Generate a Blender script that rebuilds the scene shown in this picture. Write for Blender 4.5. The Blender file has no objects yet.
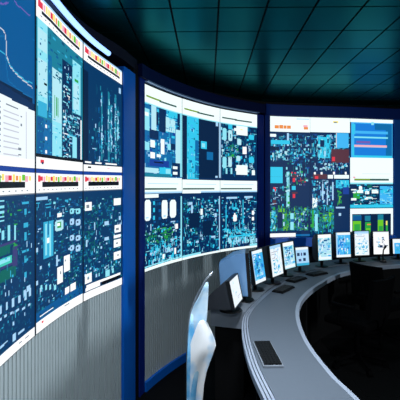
import bpy, bmesh, math, random
from mathutils import Vector, Matrix
C = bpy.context.scene.collection
EYE = 2.2            # eye height above the pit floor (m)
DECK = 0.40          # operators' raised floor
DESK = 1.15          # desk top height

# ------------------------------------------------------------------ materials
def s2l(c):
    return tuple((x/12.92 if x <= .04045 else ((x+.055)/1.055)**2.4) for x in (v/255 for v in c))

def mat(name, rgb, rough=.6, metal=0., spec=.5, noise=0., nscale=30, bump=0., emit=None, strength=1.):
    m = bpy.data.materials.new(name); m.use_nodes = True
    nt = m.node_tree; b = nt.nodes['Principled BSDF']
    col = s2l(rgb) + (1,)
    b.inputs['Base Color'].default_value = col
    b.inputs['Roughness'].default_value = rough
    b.inputs['Metallic'].default_value = metal
    b.inputs['Specular IOR Level'].default_value = spec
    if emit:
        b.inputs['Emission Color'].default_value = s2l(emit) + (1,)
        b.inputs['Emission Strength'].default_value = strength
    if noise or bump:
        tc = nt.nodes.new('ShaderNodeTexCoord')
        n = nt.nodes.new('ShaderNodeTexNoise'); n.inputs['Scale'].default_value = nscale; n.inputs['Detail'].default_value = 4
        nt.links.new(tc.outputs['Object'], n.inputs['Vector'])
        if noise:
            r = nt.nodes.new('ShaderNodeMapRange')
            r.inputs['To Min'].default_value = 1-noise; r.inputs['To Max'].default_value = 1+noise
            mx = nt.nodes.new('ShaderNodeMix'); mx.data_type = 'RGBA'; mx.blend_type = 'MULTIPLY'
            mx.inputs['Factor'].default_value = 1; mx.inputs['A'].default_value = col
            nt.links.new(n.outputs['Fac'], r.inputs['Value']); nt.links.new(r.outputs['Result'], mx.inputs['B'])
            nt.links.new(mx.outputs['Result'], b.inputs['Base Color'])
        if bump:
            bp = nt.nodes.new('ShaderNodeBump'); bp.inputs['Strength'].default_value = bump; bp.inputs['Distance'].default_value = .01
            nt.links.new(n.outputs['Fac'], bp.inputs['Height']); nt.links.new(bp.outputs['Normal'], b.inputs['Normal'])
    return m

def display_mat(name, strength):
    m = bpy.data.materials.new(name); m.use_nodes = True
    nt = m.node_tree; b = nt.nodes['Principled BSDF']
    a = nt.nodes.new('ShaderNodeAttribute'); a.attribute_name = 'picture'
    b.inputs['Base Color'].default_value = (.004, .005, .007, 1)
    b.inputs['Roughness'].default_value = .45
    b.inputs['Specular IOR Level'].default_value = .2
    nt.links.new(a.outputs['Color'], b.inputs['Emission Color'])
    b.inputs['Emission Strength'].default_value = strength
    return m

M_SCREEN = display_mat('wall_display_picture', 1.08)
M_MONITOR = display_mat('monitor_picture', 1.05)
M_BLACK = mat('matt_black', (10, 11, 14), .7, spec=.2)
M_BEZEL = mat('bezel_navy', (14, 24, 44), .4)
M_BLUE = mat('blue_frame_paint', (6, 104, 208), .45, spec=.3, noise=.06, nscale=6)
M_NAVY = mat('navy_frame_paint', (6, 38, 124), .45, spec=.2)
M_FASCIA = mat('navy_fascia', (6, 46, 122), .5, spec=.15)
M_MIDFASCIA = mat('deep_navy_fascia', (5, 20, 64), .5, spec=.15)
M_DARKFASCIA = mat('dark_fascia', (7, 12, 34), .6, spec=.3)
M_TRIM = mat('silver_blue_trim', (130, 160, 205), .35, metal=.6)
M_RIB = mat('grey_ribbed_panel', (178, 190, 194), .6, spec=.3, noise=.05, nscale=9)
M_CEIL = mat('dark_teal_ceiling_tile', (10, 98, 98), .28, metal=.9, spec=.5, noise=.12, nscale=3)
M_CEIL.node_tree.nodes['Principled BSDF'].inputs['Specular Tint'].default_value = (.10, .62, .68, 1)
M_FLOOR = mat('black_pit_floor', (10, 11, 13), .75, spec=.1)
M_DECK = mat('charcoal_raised_floor_tile', (8, 9, 10), .75, spec=.05, noise=.1, nscale=12)
M_DESK = mat('slate_grey_desk_laminate', (92, 101, 112), .55, spec=.25, noise=.05, nscale=40)
M_EDGE = mat('pale_grey_desk_edge', (150, 160, 176), .5, spec=.3)
M_SHELF = mat('charcoal_shelf', (122, 130, 140), .6, spec=.3, noise=.06, nscale=20)
M_PLINTH = mat('desk_base_black', (9, 9, 10), .7, spec=.15)
M_PLASTIC = mat('charcoal_monitor_plastic', (44, 47, 54), .42, spec=.5)
M_PLASTIC2 = mat('black_monitor_bezel', (12, 13, 16), .4)
M_BACK = mat('back_painted_blue_light', (112, 158, 206), .3, spec=.6)  # blue light from the wall displays is painted into this back's colour
M_KEY = mat('black_keycaps', (9, 10, 12), .6, spec=.2)
M_KEYBASE = mat('grey_keyboard_base', (120, 128, 138), .5)
M_CHAIR = mat('black_chair_fabric', (4, 4, 5), .9, spec=.03, bump=.2, nscale=120)
M_CHAIRMETAL = mat('dark_chair_metal', (4, 4, 5), .8, spec=.02)
def cloth_mat(name, a, b, lo, hi, scale):
    m = mat(name, a, .5, spec=.3); nt = m.node_tree; bs = nt.nodes['Principled BSDF']
    tc = nt.nodes.new('ShaderNodeTexCoord'); n = nt.nodes.new('ShaderNodeTexNoise'); n.inputs['Scale'].default_value = scale; n.inputs['Detail'].default_value = 2
    r = nt.nodes.new('ShaderNodeValToRGB'); r.color_ramp.elements[0].position = lo; r.color_ramp.elements[1].position = hi
    r.color_ramp.elements[0].color = s2l(a)+(1,); r.color_ramp.elements[1].color = s2l(b)+(1,)
    nt.links.new(tc.outputs['Object'], n.inputs['Vector']); nt.links.new(n.outputs['Fac'], r.inputs['Fac']); nt.links.new(r.outputs['Color'], bs.inputs['Base Color'])
    return m
M_CLOTH = cloth_mat('white_pale_blue_cloth', (250, 252, 255), (140, 200, 242), .46, .64, 6)
M_CLOTHBLUE = cloth_mat('sky_blue_cloth', (222, 240, 252), (172, 216, 246), .42, .66, 7)
M_CLOTHDEEP = cloth_mat('deeper_blue_cloth', (96, 178, 232), (176, 220, 246), .4, .62, 9)
M_SILL = mat('sill_painted_blue_glow', (16, 122, 255), .4, spec=.4)  # brighter blue paints a reflected glow into the sill colour
M_POLE = mat('grey_pole', (150, 158, 166), .35, metal=.6)
M_REFLECTION = mat('glowing_fascia_reflection', (200, 215, 255), .5, emit=(132, 176, 255), strength=1.8)  # emission stands in for a reflection on the fascia
M_LAMP = mat('added_lamp_diffuser', (230, 235, 240), .5, emit=(225, 236, 255), strength=3.)
M_PAPER = mat('white_paper', (215, 220, 228), .8)

# ------------------------------------------------------------------ helpers
def props(o, label=None, cat=None, group=None, kind=None):
    if label: o['label'] = label
    if cat: o['category'] = cat
    if group: o['group'] = group
    if kind: o['kind'] = kind
    return o

def empty(name, loc, rz=0., label=None, cat=None, group=None):
    o = bpy.data.objects.new(name, None); C.objects.link(o)
    o.empty_display_size = .1
    o.location = loc; o.rotation_euler = (0, 0, rz)
    return props(o, label, cat, group)

def obj(name, bm, m, parent=None, smooth=False, label=None):
    me = bpy.data.meshes.new(name)
    bmesh.ops.recalc_face_normals(bm, faces=bm.faces)
    bm.to_mesh(me); bm.free()
    for mm in (m if isinstance(m, (list, tuple)) else [m]): me.materials.append(mm)
    if smooth:
        for p in me.polygons: p.use_smooth = True
    o = bpy.data.objects.new(name, me); C.objects.link(o)
    if parent: o.parent = parent
    if label: o['label'] = label
    return o

def structure(name, bm, m, parent=None, smooth=False):
    o = obj(name, bm, m, parent, smooth); o['kind'] = 'structure'; return o

def box(bm, x0, x1, y0, y1, z0, z1, bev=0., mtx=None, mi=0):
    vs = [bm.verts.new((x, y, z)) for z in (z0, z1) for x, y in ((x0, y0), (x1, y0), (x1, y1), (x0, y1))]
    fs = [bm.faces.new([vs[i] for i in f]) for f in ((3, 2, 1, 0), (4, 5, 6, 7), (0, 1, 5, 4), (1, 2, 6, 5), (2, 3, 7, 6), (3, 0, 4, 7))]
    for f in fs: f.material_index = mi
    if mtx is not None: bmesh.ops.transform(bm, matrix=mtx, verts=vs)
    if bev:
        es = list({e for f in fs for e in f.edges})
        bmesh.ops.bevel(bm, geom=es, offset=bev, segments=2, affect='EDGES', profile=.6)
    return bm

def tube(bm, pts, rad, n=10, cap=True):
    pts = [Vector(p) for p in pts]
    rads = rad if isinstance(rad, (list, tuple)) else [rad]*len(pts)
    rings = []
    for i, p in enumerate(pts):
        t = (pts[min(i+1, len(pts)-1)] - pts[max(i-1, 0)]).normalized()
        a = t.orthogonal().normalized() if not rings else (prev - t*prev.dot(t)).normalized()
        prev = a; b = t.cross(a)
        rings.append([bm.verts.new(p + (a*math.cos(k*math.tau/n) + b*math.sin(k*math.tau/n))*rads[i]) for k in range(n)])
    for r0, r1 in zip(rings, rings[1:]):
        for k in range(n): bm.faces.new((r0[k], r0[(k+1) % n], r1[(k+1) % n], r1[k]))
    if cap: bm.faces.new(rings[0][::-1]); bm.faces.new(rings[-1])
    return bm

def B(): return bmesh.new()

# ------------------------------------------------------------------ plan of the curved wall (metres, viewer's side is inside the curve)
PLAN = [Vector(p) for p in ((-.93, .9), (-1.0, 1.64), (-1.02, 2.475), (-.936, 3.2), (-.739, 3.79), (-.605, 4.32), (-.227, 5.04),
        (.284, 5.69), (.881, 6.18), (1.107, 6.33), (1.774, 6.45), (2.456, 6.55), (3.238, 6.71), (4.2, 6.85))]
def plan(p):
    i = max(0, min(len(PLAN)-2, int(math.floor(p)))); t = p - i
    a, b = PLAN[i], PLAN[i+1]
    m0 = (b - PLAN[i-1])*.5 if i > 0 else b - a
    m1 = (PLAN[i+2] - a)*.5 if i+2 < len(PLAN) else b - a
    L = (b-a).length
    m0 = m0.normalized()*L; m1 = m1.normalized()*L
    return a*(2*t**3-3*t*t+1) + m0*(t**3-2*t*t+t) + b*(-2*t**3+3*t*t) + m1*(t**3-t*t)
def wallpt(p, d, z):
    """d > 0 stands out from the wall towards the room"""
    q = plan(p); t = plan(min(p+.02, len(PLAN)-1.001)) - plan(max(p-.02, 0)); t.normalize()
    return Vector((q.x + t.y*d, q.y - t.x*d, z))
def strip(bm, p0, p1, z0, z1, d0, d1, n=12):
    """closed curved bar along the wall"""
    f0 = z0 if callable(z0) else (lambda p: z0)
    f1 = z1 if callable(z1) else (lambda p: z1)
    rings = []
    for i in range(n+1):
        p = p0 + (p1-p0)*i/n; a, b = f0(p), f1(p)
        rings.append([bm.verts.new(wallpt(p, d, z)) for d, z in ((d0, a), (d1, a), (d1, b), (d0, b))])
    for a, b in zip(rings, rings[1:]):
        for k in range(4): bm.faces.new((a[k], a[(k+1) % 4], b[(k+1) % 4], b[k]))
    bm.faces.new(rings[0]); bm.faces.new(rings[-1][::-1])
    return bm

# ------------------------------------------------------------------ what the displays show
PAL = {'W': (252, 255, 255), 'Z': (240, 255, 255), 'w': (236, 246, 252), 'j': (176, 228, 240), 'q': (196, 200, 212),
       'k': (3, 7, 18), 'n': (4, 42, 86), 'f': (3, 33, 68), 'b': (6, 86, 146), 'B': (22, 62, 150), 'e': (14, 104, 164),
       'c': (140, 224, 240), 'C': (52, 172, 212), 't': (26, 124, 150), 'T': (10, 76, 112), 's': (64, 178, 240), 'X': (24, 122, 214),
       'g': (42, 160, 66), 'G': (104, 196, 40), 'H': (10, 100, 92), 'm': (64, 200, 180), 'Y': (124, 158, 62), 'D': (60, 92, 88),
       'r': (224, 52, 70), 'R': (84, 48, 62), 'y': (246, 226, 120), 'o': (232, 140, 70), 'p': (240, 172, 190), 'v': (110, 92, 176),
       'N': (4, 54, 98), 'A': (48, 196, 232), 'V': (58, 60, 118), 'l': (166, 212, 246), 'd': (120, 130, 142)}
PALL = {k: s2l(v) for k, v in PAL.items()}

CONTENT = {
    'L00': (
        (0, 0, 0, 1000, 1000, 8), (3, 453, 165, 959, 565, 21, 122, 307, 30, 70, 10), (0, 453, 465, 959, 716, 7), (0, 0, 47, 959, 608, 8), (2, 4, 123, 439, 309, 398, 452, 368, 504, 362, 545, 369, 558, 389, 572, 476, 629, 516, 736, 534, 959, 554), (2, 12, 223, 507, 452, 469, 545, 469, 586, 497, 689, 523, 835, 535, 959, 532),
        (2, 10, 332, 439, 452, 409, 545, 383, 558, 494, 586, 584, 736, 605, 959, 610), (2, 28, 689, 171, 736, 176, 801, 169, 869, 173, 922, 166), (2, 28, 452, 254, 518, 241, 586, 212), (0, 0, 574, 0, 610, 6), (0, 0, 575, 0, 611, 6), (0, 0, 576, 0, 613, 6),
        (0, 0, 577, 0, 614, 6), (0, 0, 578, 0, 615, 6), (0, 0, 579, 0, 616, 6), (0, 0, 580, 0, 618, 6), (0, 0, 581, 0, 619, 6), (0, 0, 582, 0, 621, 6),
        (0, 0, 582, 0, 622, 6), (0, 0, 583, 0, 623, 6), (0, 0, 584, 0, 625, 6), (0, 0, 586, 0, 626, 6), (0, 0, 587, 0, 628, 6), (0, 0, 588, 0, 630, 6),
        (0, 0, 589, 0, 631, 6), (0, 0, 590, 0, 633, 6), (0, 0, 591, 0, 635, 6), (0, 0, 592, 9, 637, 6), (0, 8, 594, 35, 638, 6), (0, 33, 595, 61, 640, 6),
        (0, 60, 596, 88, 642, 6), (0, 87, 597, 116, 644, 6), (0, 114, 599, 145, 646, 6), (0, 143, 600, 174, 648, 6), (0, 172, 602, 205, 650, 6), (0, 203, 603, 236, 653, 6),
        (0, 234, 605, 268, 655, 6), (0, 265, 606, 301, 657, 6), (0, 298, 608, 335, 660, 6), (0, 332, 610, 369, 662, 6), (0, 367, 611, 406, 665, 6), (0, 403, 613, 443, 667, 6),
        (0, 440, 615, 481, 670, 6), (0, 478, 617, 521, 673, 6), (0, 518, 619, 562, 676, 6), (0, 559, 621, 604, 679, 6), (0, 601, 623, 648, 682, 6), (0, 645, 625, 693, 685, 6),
        (0, 690, 628, 740, 689, 6), (0, 736, 630, 788, 692, 6), (0, 785, 633, 838, 696, 6), (0, 835, 635, 891, 699, 6), (0, 887, 638, 945, 703, 6), (0, 941, 641, 1000, 707, 6),
        (0, 0, 646, 0, 1000, 2), (0, 0, 646, 0, 1000, 2), (0, 0, 647, 0, 1000, 2), (0, 0, 647, 0, 1000, 2), (0, 0, 648, 0, 1000, 2), (0, 0, 648, 0, 1000, 2),
        (0, 0, 649, 0, 1000, 2), (0, 0, 649, 0, 1000, 2), (0, 0, 649, 0, 1000, 2), (0, 0, 650, 0, 1000, 2), (0, 0, 650, 0, 1000, 2), (0, 0, 651, 0, 1000, 2),
        (0, 0, 651, 0, 1000, 2), (0, 0, 652, 0, 1000, 2), (0, 0, 653, 0, 1000, 2), (0, 0, 653, 0, 1000, 2), (0, 0, 654, 0, 1000, 2), (0, 0, 654, 0, 1000, 2),
        (0, 0, 655, 9, 1000, 2), (0, 8, 655, 35, 1000, 2), (0, 33, 656, 61, 1000, 2), (0, 60, 657, 88, 1000, 2), (0, 87, 657, 116, 1000, 2), (0, 114, 658, 145, 1000, 2),
        (0, 143, 659, 174, 1000, 2), (0, 172, 659, 205, 1000, 2), (0, 203, 660, 236, 1000, 2), (0, 234, 661, 268, 1000, 2), (0, 265, 662, 301, 1000, 2), (0, 298, 663, 335, 1000, 2),
        (0, 332, 663, 369, 1000, 2), (0, 367, 664, 406, 1000, 2), (0, 403, 665, 443, 1000, 2), (0, 440, 666, 481, 1000, 2), (0, 478, 667, 521, 1000, 2), (0, 518, 668, 562, 1000, 2),
        (0, 559, 669, 604, 1000, 2), (0, 601, 670, 648, 1000, 2), (0, 645, 671, 693, 1000, 2), (0, 690, 672, 740, 1000, 2), (0, 736, 674, 788, 1000, 2), (0, 785, 675, 838, 1000, 2),
        (0, 835, 676, 891, 1000, 2), (0, 887, 677, 945, 1000, 2), (0, 941, 679, 1000, 1000, 2), (0, 466, 698, 484, 708, 33), (0, 466, 724, 484, 733, 33), (0, 466, 750, 484, 759, 33),
        (0, 466, 776, 484, 785, 33), (0, 466, 802, 484, 811, 33), (0, 466, 827, 484, 837, 33), (0, 466, 853, 484, 862, 33), (0, 466, 879, 484, 888, 33), (0, 466, 905, 484, 914, 33),
        (0, 466, 931, 484, 940, 33), (0, 466, 956, 484, 966, 33), (0, 466, 982, 484, 991, 33), (0, 518, 733, 752, 736, 4), (0, 518, 762, 752, 766, 4), (0, 518, 792, 752, 795, 4),
        (0, 518, 821, 752, 825, 4), (0, 518, 851, 752, 854, 4), (0, 518, 880, 752, 883, 4), (0, 518, 909, 752, 913, 4), (0, 518, 939, 752, 942, 4), (0, 518, 968, 752, 972, 4),
        (0, 559, 701, 736, 706, 33), (0, 769, 733, 801, 743, 33), (0, 769, 774, 801, 785, 33), (0, 736, 901, 785, 911, 33), (0, 736, 932, 785, 942, 33), (0, 752, 963, 785, 973, 33),
        (0, 852, 701, 869, 985, 4), (0, 0, 955, 1000, 1000, 0),
    ),
    'L01': (
        (0, 0, 0, 1000, 1000, 29), (3, 453, 157, 959, 983, 345, 7, 23, 4, 10, 14, 14, 8, 13, 14), (3, 33, 180, 721, 586, 90, 11, 46, 4, 11, 19, 19, 14), (0, 453, 406, 615, 452, 19), (0, 453, 525, 705, 587, 19), (0, 453, 392, 721, 405, 31),
        (0, 659, 426, 721, 534, 31), (0, 453, 506, 659, 519, 31), (3, 505, 177, 769, 545, 30, 14, 29, 5, 10, 17, 19, 31), (0, 453, 464, 645, 510, 20), (0, 466, 473, 615, 494, 11), (0, 453, 172, 531, 182, 11),
        (0, 453, 202, 531, 212, 11), (0, 453, 227, 531, 237, 11), (0, 453, 252, 531, 257, 11), (0, 453, 272, 531, 282, 11), (0, 587, 306, 615, 384, 11), (0, 675, 313, 705, 394, 11),
        (0, 505, 324, 531, 374, 11), (0, 453, 315, 492, 330, 11), (0, 801, 196, 905, 207, 12), (0, 835, 236, 869, 264, 12), (0, 887, 250, 923, 256, 12), (0, 818, 315, 887, 338, 12),
        (0, 835, 367, 869, 412, 12), (0, 887, 378, 923, 383, 12), (0, 801, 469, 905, 481, 12), (0, 835, 503, 869, 538, 12), (0, 835, 595, 869, 629, 12), (0, 478, 701, 505, 741, 32),
        (0, 559, 702, 587, 743, 32), (0, 645, 703, 675, 746, 32), (0, 736, 705, 769, 749, 32), (0, 835, 706, 869, 752, 32), (0, 905, 700, 941, 747, 32), (0, 466, 758, 499, 771, 32),
        (0, 531, 761, 567, 774, 32), (0, 615, 768, 654, 782, 32), (0, 705, 776, 746, 789, 32), (0, 801, 784, 845, 798, 32), (0, 887, 788, 934, 802, 32), (0, 869, 677, 923, 712, 32),
        (0, 818, 694, 852, 733, 32), (0, 478, 900, 531, 915, 32), (0, 531, 897, 587, 907, 32), (0, 659, 892, 705, 930, 32), (0, 736, 906, 835, 917, 32), (3, 478, 422, 959, 880, 39, 7, 18, 10, 21, 12, 32, 13, 14),
        (0, 0, 945, 1000, 1000, 0), (0, 750, 968, 800, 972, 33), (0, 850, 966, 900, 970, 33), (0, 0, 0, 1000, 150, 0), (0, 0, 0, 1000, 30, 9), (0, 50, 40, 90, 80, 23),
        (0, 100, 44, 140, 76, 23), (0, 150, 48, 190, 80, 27), (0, 200, 40, 240, 76, 25), (0, 250, 44, 290, 80, 25), (0, 300, 48, 340, 76, 23), (0, 350, 40, 390, 80, 25),
        (0, 400, 44, 440, 76, 26), (0, 450, 48, 490, 80, 18), (0, 500, 40, 540, 76, 25), (0, 550, 44, 590, 80, 27), (0, 600, 48, 640, 76, 23), (0, 650, 40, 690, 80, 25),
        (0, 700, 44, 740, 76, 26), (0, 750, 48, 790, 80, 25), (0, 800, 40, 840, 76, 18), (0, 850, 44, 890, 80, 27), (0, 900, 48, 940, 76, 25), (0, 0, 83, 850, 112, 5),
        (0, 60, 126, 85, 132, 33), (0, 150, 126, 175, 132, 33), (0, 240, 126, 265, 132, 33), (0, 330, 126, 355, 132, 33), (0, 420, 126, 445, 132, 33), (0, 510, 126, 535, 132, 33),
        (0, 600, 126, 625, 132, 33), (0, 690, 126, 715, 132, 33), (0, 780, 126, 805, 132, 33), (0, 870, 126, 895, 132, 33), (0, 0, 150, 1000, 156, 33), (0, 50, 50, 500, 52, 33),
    ),
    'L10': (
        (0, 0, 0, 1000, 1000, 13), (3, 14, 33, 1000, 969, 360, 20, 62, 6, 19, 8, 14, 14, 13, 6, 12), (0, 30, 128, 240, 374, 11), (0, 30, 374, 240, 644, 11), (0, 47, 187, 221, 304, 3), (0, 47, 362, 221, 573, 3),
        (3, 30, 157, 240, 685, 39, 13, 34, 4, 11, 13, 12, 8, 3), (0, 47, 608, 221, 690, 12), (0, 167, 487, 221, 499, 5), (0, 249, 300, 325, 685, 10), (3, 249, 300, 325, 685, 21, 18, 56, 6, 18, 12, 13), (0, 335, 358, 540, 937, 3),
        (3, 335, 358, 540, 422, 15, 20, 41, 6, 12, 14, 13), (0, 384, 526, 398, 672, 17), (0, 455, 533, 468, 663, 17), (0, 422, 533, 435, 655, 17), (0, 335, 692, 540, 956, 11), (3, 335, 680, 540, 937, 18, 20, 61, 6, 12, 12, 3),
        (0, 22, 698, 335, 953, 8), (0, 149, 698, 315, 945, 10), (0, 185, 736, 230, 754, 0), (0, 185, 808, 230, 826, 0), (0, 185, 886, 230, 904, 0), (3, 30, 697, 335, 947, 39, 14, 35, 4, 11, 12, 13, 14, 10),
        (0, 551, 251, 757, 928, 6), (3, 551, 251, 757, 928, 105, 18, 50, 5, 17, 11, 12, 13, 14, 32, 0), (0, 770, 197, 947, 581, 11), (0, 794, 359, 920, 551, 3), (0, 819, 329, 907, 347, 17), (3, 770, 197, 947, 581, 15, 20, 50, 5, 14, 12, 13),
        (0, 770, 586, 973, 919, 6), (3, 562, 588, 973, 781, 60, 19, 72, 5, 14, 11, 12, 13, 32), (0, 770, 754, 869, 907, 11), (0, 947, 611, 973, 953, 0), (0, 0, 915, 1000, 930, 5), (0, 0, 930, 1000, 1000, 0),
        (0, 100, 950, 170, 967, 23), (0, 120, 957, 150, 970, 6), (0, 0, 0, 1000, 135, 0), (0, 0, 0, 1000, 12, 32), (0, 50, 22, 90, 68, 23), (0, 100, 26, 140, 64, 23),
        (0, 150, 30, 190, 68, 27), (0, 200, 22, 240, 64, 25), (0, 250, 26, 290, 68, 25), (0, 300, 30, 340, 64, 23), (0, 350, 22, 390, 68, 25), (0, 400, 26, 440, 64, 26),
        (0, 450, 30, 490, 68, 18), (0, 500, 22, 540, 64, 25), (0, 550, 26, 590, 68, 27), (0, 600, 30, 640, 64, 23), (0, 650, 22, 690, 68, 25), (0, 700, 26, 740, 64, 26),
        (0, 750, 30, 790, 68, 25), (0, 800, 22, 840, 64, 18), (0, 850, 26, 890, 68, 27), (0, 900, 30, 940, 64, 25), (0, 120, 72, 930, 96, 5), (0, 100, 108, 130, 113, 33),
        (0, 180, 108, 210, 113, 33), (0, 260, 108, 290, 113, 33), (0, 340, 108, 370, 113, 33), (0, 420, 108, 450, 113, 33), (0, 500, 108, 530, 113, 33), (0, 580, 108, 610, 113, 33),
        (0, 660, 108, 690, 113, 33), (0, 740, 108, 770, 113, 33), (0, 820, 108, 850, 113, 33),
    ),
    'L11': (
        (0, 0, 0, 1000, 1000, 29), (3, 0, 189, 1000, 1000, 495, 16, 50, 5, 14, 14, 8, 14, 13, 8), (3, 0, 189, 1000, 874, 112, 16, 41, 5, 13, 11, 12, 32, 12), (3, 497, 464, 1000, 933, 75, 19, 43, 5, 15, 19, 13, 19), (0, 14, 175, 240, 193, 32), (0, 47, 215, 63, 240, 12),
        (0, 185, 223, 315, 229, 12), (0, 203, 242, 315, 249, 12), (0, 185, 271, 203, 303, 12), (0, 277, 276, 296, 308, 12), (0, 606, 209, 675, 223, 12), (0, 158, 332, 354, 569, 12),
        (0, 185, 347, 221, 550, 11), (0, 277, 354, 306, 561, 11), (0, 240, 351, 258, 421, 10), (0, 230, 441, 277, 473, 0), (0, 249, 332, 258, 351, 6), (0, 445, 296, 540, 320, 0),
        (1, 394, 340, 573, 415, 3), (1, 435, 353, 519, 394, 17), (0, 435, 359, 497, 380, 0), (1, 710, 271, 806, 314, 11), (0, 733, 285, 762, 299, 6), (1, 844, 277, 947, 321, 11),
        (0, 869, 291, 900, 306, 6), (1, 710, 350, 806, 394, 32), (0, 733, 364, 762, 379, 6), (1, 844, 359, 947, 404, 32), (0, 869, 373, 900, 388, 6), (1, 710, 466, 806, 510, 32),
        (0, 733, 480, 762, 494, 6), (1, 844, 478, 947, 523, 32), (0, 869, 492, 900, 507, 6), (1, 710, 539, 806, 582, 32), (0, 733, 552, 762, 567, 6), (1, 844, 553, 947, 598, 32),
        (0, 869, 567, 900, 582, 6), (0, 584, 598, 710, 711, 0), (0, 435, 661, 562, 771, 0), (0, 722, 818, 844, 898, 0), (0, 894, 884, 1000, 952, 0), (0, 606, 825, 698, 888, 0),
        (0, 606, 629, 629, 643, 33), (0, 497, 690, 519, 711, 33), (0, 414, 572, 455, 646, 32), (0, 14, 480, 47, 504, 32), (0, 80, 598, 114, 623, 32), (0, 80, 734, 114, 758, 32),
        (0, 14, 679, 47, 710, 32), (0, 97, 718, 132, 749, 11), (0, 185, 733, 221, 765, 11), (0, 277, 750, 315, 782, 11), (0, 374, 766, 414, 800, 11), (0, 14, 876, 1000, 1000, 8),
        (3, 14, 849, 1000, 1000, 90, 20, 41, 6, 13, 6, 14, 8, 13), (0, 47, 938, 335, 957, 5), (0, 0, 935, 1000, 1000, 0), (0, 120, 950, 150, 962, 23), (0, 80, 905, 360, 915, 0), (0, 600, 950, 700, 955, 33),
        (0, 0, 0, 1000, 150, 0), (0, 0, 0, 1000, 30, 9), (0, 50, 40, 90, 80, 23), (0, 100, 44, 140, 76, 23), (0, 150, 48, 190, 80, 27), (0, 200, 40, 240, 76, 25),
        (0, 250, 44, 290, 80, 25), (0, 300, 48, 340, 76, 23), (0, 350, 40, 390, 80, 25), (0, 400, 44, 440, 76, 26), (0, 450, 48, 490, 80, 18), (0, 500, 40, 540, 76, 25),
        (0, 550, 44, 590, 80, 27), (0, 600, 48, 640, 76, 23), (0, 650, 40, 690, 80, 25), (0, 700, 44, 740, 76, 26), (0, 750, 48, 790, 80, 25), (0, 800, 40, 840, 76, 18),
        (0, 850, 44, 890, 80, 27), (0, 900, 48, 940, 76, 25), (0, 130, 83, 900, 112, 5), (0, 60, 126, 85, 132, 33), (0, 150, 126, 175, 132, 33), (0, 240, 126, 265, 132, 33),
        (0, 330, 126, 355, 132, 33), (0, 420, 126, 445, 132, 33), (0, 510, 126, 535, 132, 33), (0, 600, 126, 625, 132, 33), (0, 690, 126, 715, 132, 33), (0, 780, 126, 805, 132, 33),
        (0, 870, 126, 895, 132, 33), (0, 0, 150, 1000, 156, 33),
    ),
    'L20': (
        (0, 0, 0, 1000, 1000, 29), (3, 273, 246, 970, 919, 105, 16, 37, 17, 53, 14, 8, 14, 13, 8), (0, 437, 308, 478, 897, 13), (3, 432, 308, 483, 897, 39, 15, 30, 17, 43, 11, 13, 12, 32), (0, 606, 277, 650, 909, 13), (3, 601, 277, 655, 909, 39, 16, 32, 18, 45, 11, 13, 12, 32),
        (0, 674, 383, 718, 797, 13), (3, 669, 383, 724, 797, 39, 16, 33, 18, 45, 11, 13, 12, 32), (0, 786, 270, 831, 884, 13), (3, 780, 270, 837, 884, 39, 17, 34, 18, 47, 11, 13, 12, 32), (0, 857, 401, 904, 689, 13), (3, 852, 401, 910, 689, 39, 17, 35, 19, 48, 11, 13, 12, 32),
        (3, 156, 559, 970, 939, 60, 15, 52, 7, 26, 12, 13, 13, 32), (0, 297, 602, 321, 636, 32), (0, 910, 177, 970, 236, 32), (0, 395, 865, 420, 916, 32), (0, 0, 206, 133, 990, 7), (0, 0, 950, 1000, 1000, 0),
        (0, 50, 920, 850, 935, 0), (0, 200, 922, 300, 932, 6), (0, 450, 922, 550, 932, 6), (0, 50, 938, 950, 948, 5), (0, 120, 962, 200, 975, 5), (0, 600, 965, 650, 972, 27),
        (0, 0, 0, 1000, 135, 0), (0, 0, 0, 1000, 12, 32), (0, 50, 22, 90, 68, 23), (0, 100, 26, 140, 64, 23), (0, 150, 30, 190, 68, 27), (0, 200, 22, 240, 64, 25),
        (0, 250, 26, 290, 68, 25), (0, 300, 30, 340, 64, 23), (0, 350, 22, 390, 68, 25), (0, 400, 26, 440, 64, 26), (0, 450, 30, 490, 68, 18), (0, 500, 22, 540, 64, 25),
        (0, 550, 26, 590, 68, 27), (0, 600, 30, 640, 64, 23), (0, 650, 22, 690, 68, 25), (0, 700, 26, 740, 64, 26), (0, 750, 30, 790, 68, 25), (0, 800, 22, 840, 64, 18),
        (0, 850, 26, 890, 68, 27), (0, 900, 30, 940, 64, 25), (0, 120, 72, 930, 96, 5), (0, 100, 108, 130, 113, 33), (0, 180, 108, 210, 113, 33), (0, 260, 108, 290, 113, 33),
        (0, 340, 108, 370, 113, 33), (0, 420, 108, 450, 113, 33), (0, 500, 108, 530, 113, 33), (0, 580, 108, 610, 113, 33), (0, 660, 108, 690, 113, 33), (0, 740, 108, 770, 113, 33),
        (0, 820, 108, 850, 113, 33),
    ),
    'L21': (
        (0, 0, 0, 1000, 1000, 29), (3, 0, 199, 1000, 974, 390, 17, 51, 6, 19, 14, 14, 8, 13, 19), (3, 0, 216, 1000, 859, 105, 15, 41, 8, 24, 11, 12, 13, 32), (3, 0, 265, 395, 715, 60, 18, 46, 7, 23, 13, 19, 13), (0, 44, 239, 214, 309, 0), (0, 766, 225, 970, 287, 0),
        (0, 780, 463, 970, 524, 0), (0, 766, 550, 970, 576, 0), (0, 766, 589, 970, 655, 0), (0, 766, 690, 970, 760, 0), (0, 44, 802, 214, 872, 0), (0, 88, 262, 156, 286, 33),
        (0, 823, 488, 910, 506, 33), (0, 823, 610, 881, 628, 33), (0, 852, 718, 910, 736, 33), (0, 110, 826, 156, 849, 33), (0, 522, 411, 628, 445, 32), (0, 522, 546, 628, 571, 32),
        (0, 66, 533, 110, 587, 32), (0, 910, 387, 970, 422, 32), (0, 273, 404, 297, 468, 32), (3, 110, 750, 1000, 833, 36, 18, 52, 8, 20, 12, 32, 13, 12), (0, 548, 826, 655, 877, 11), (0, 710, 825, 766, 868, 11),
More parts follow.
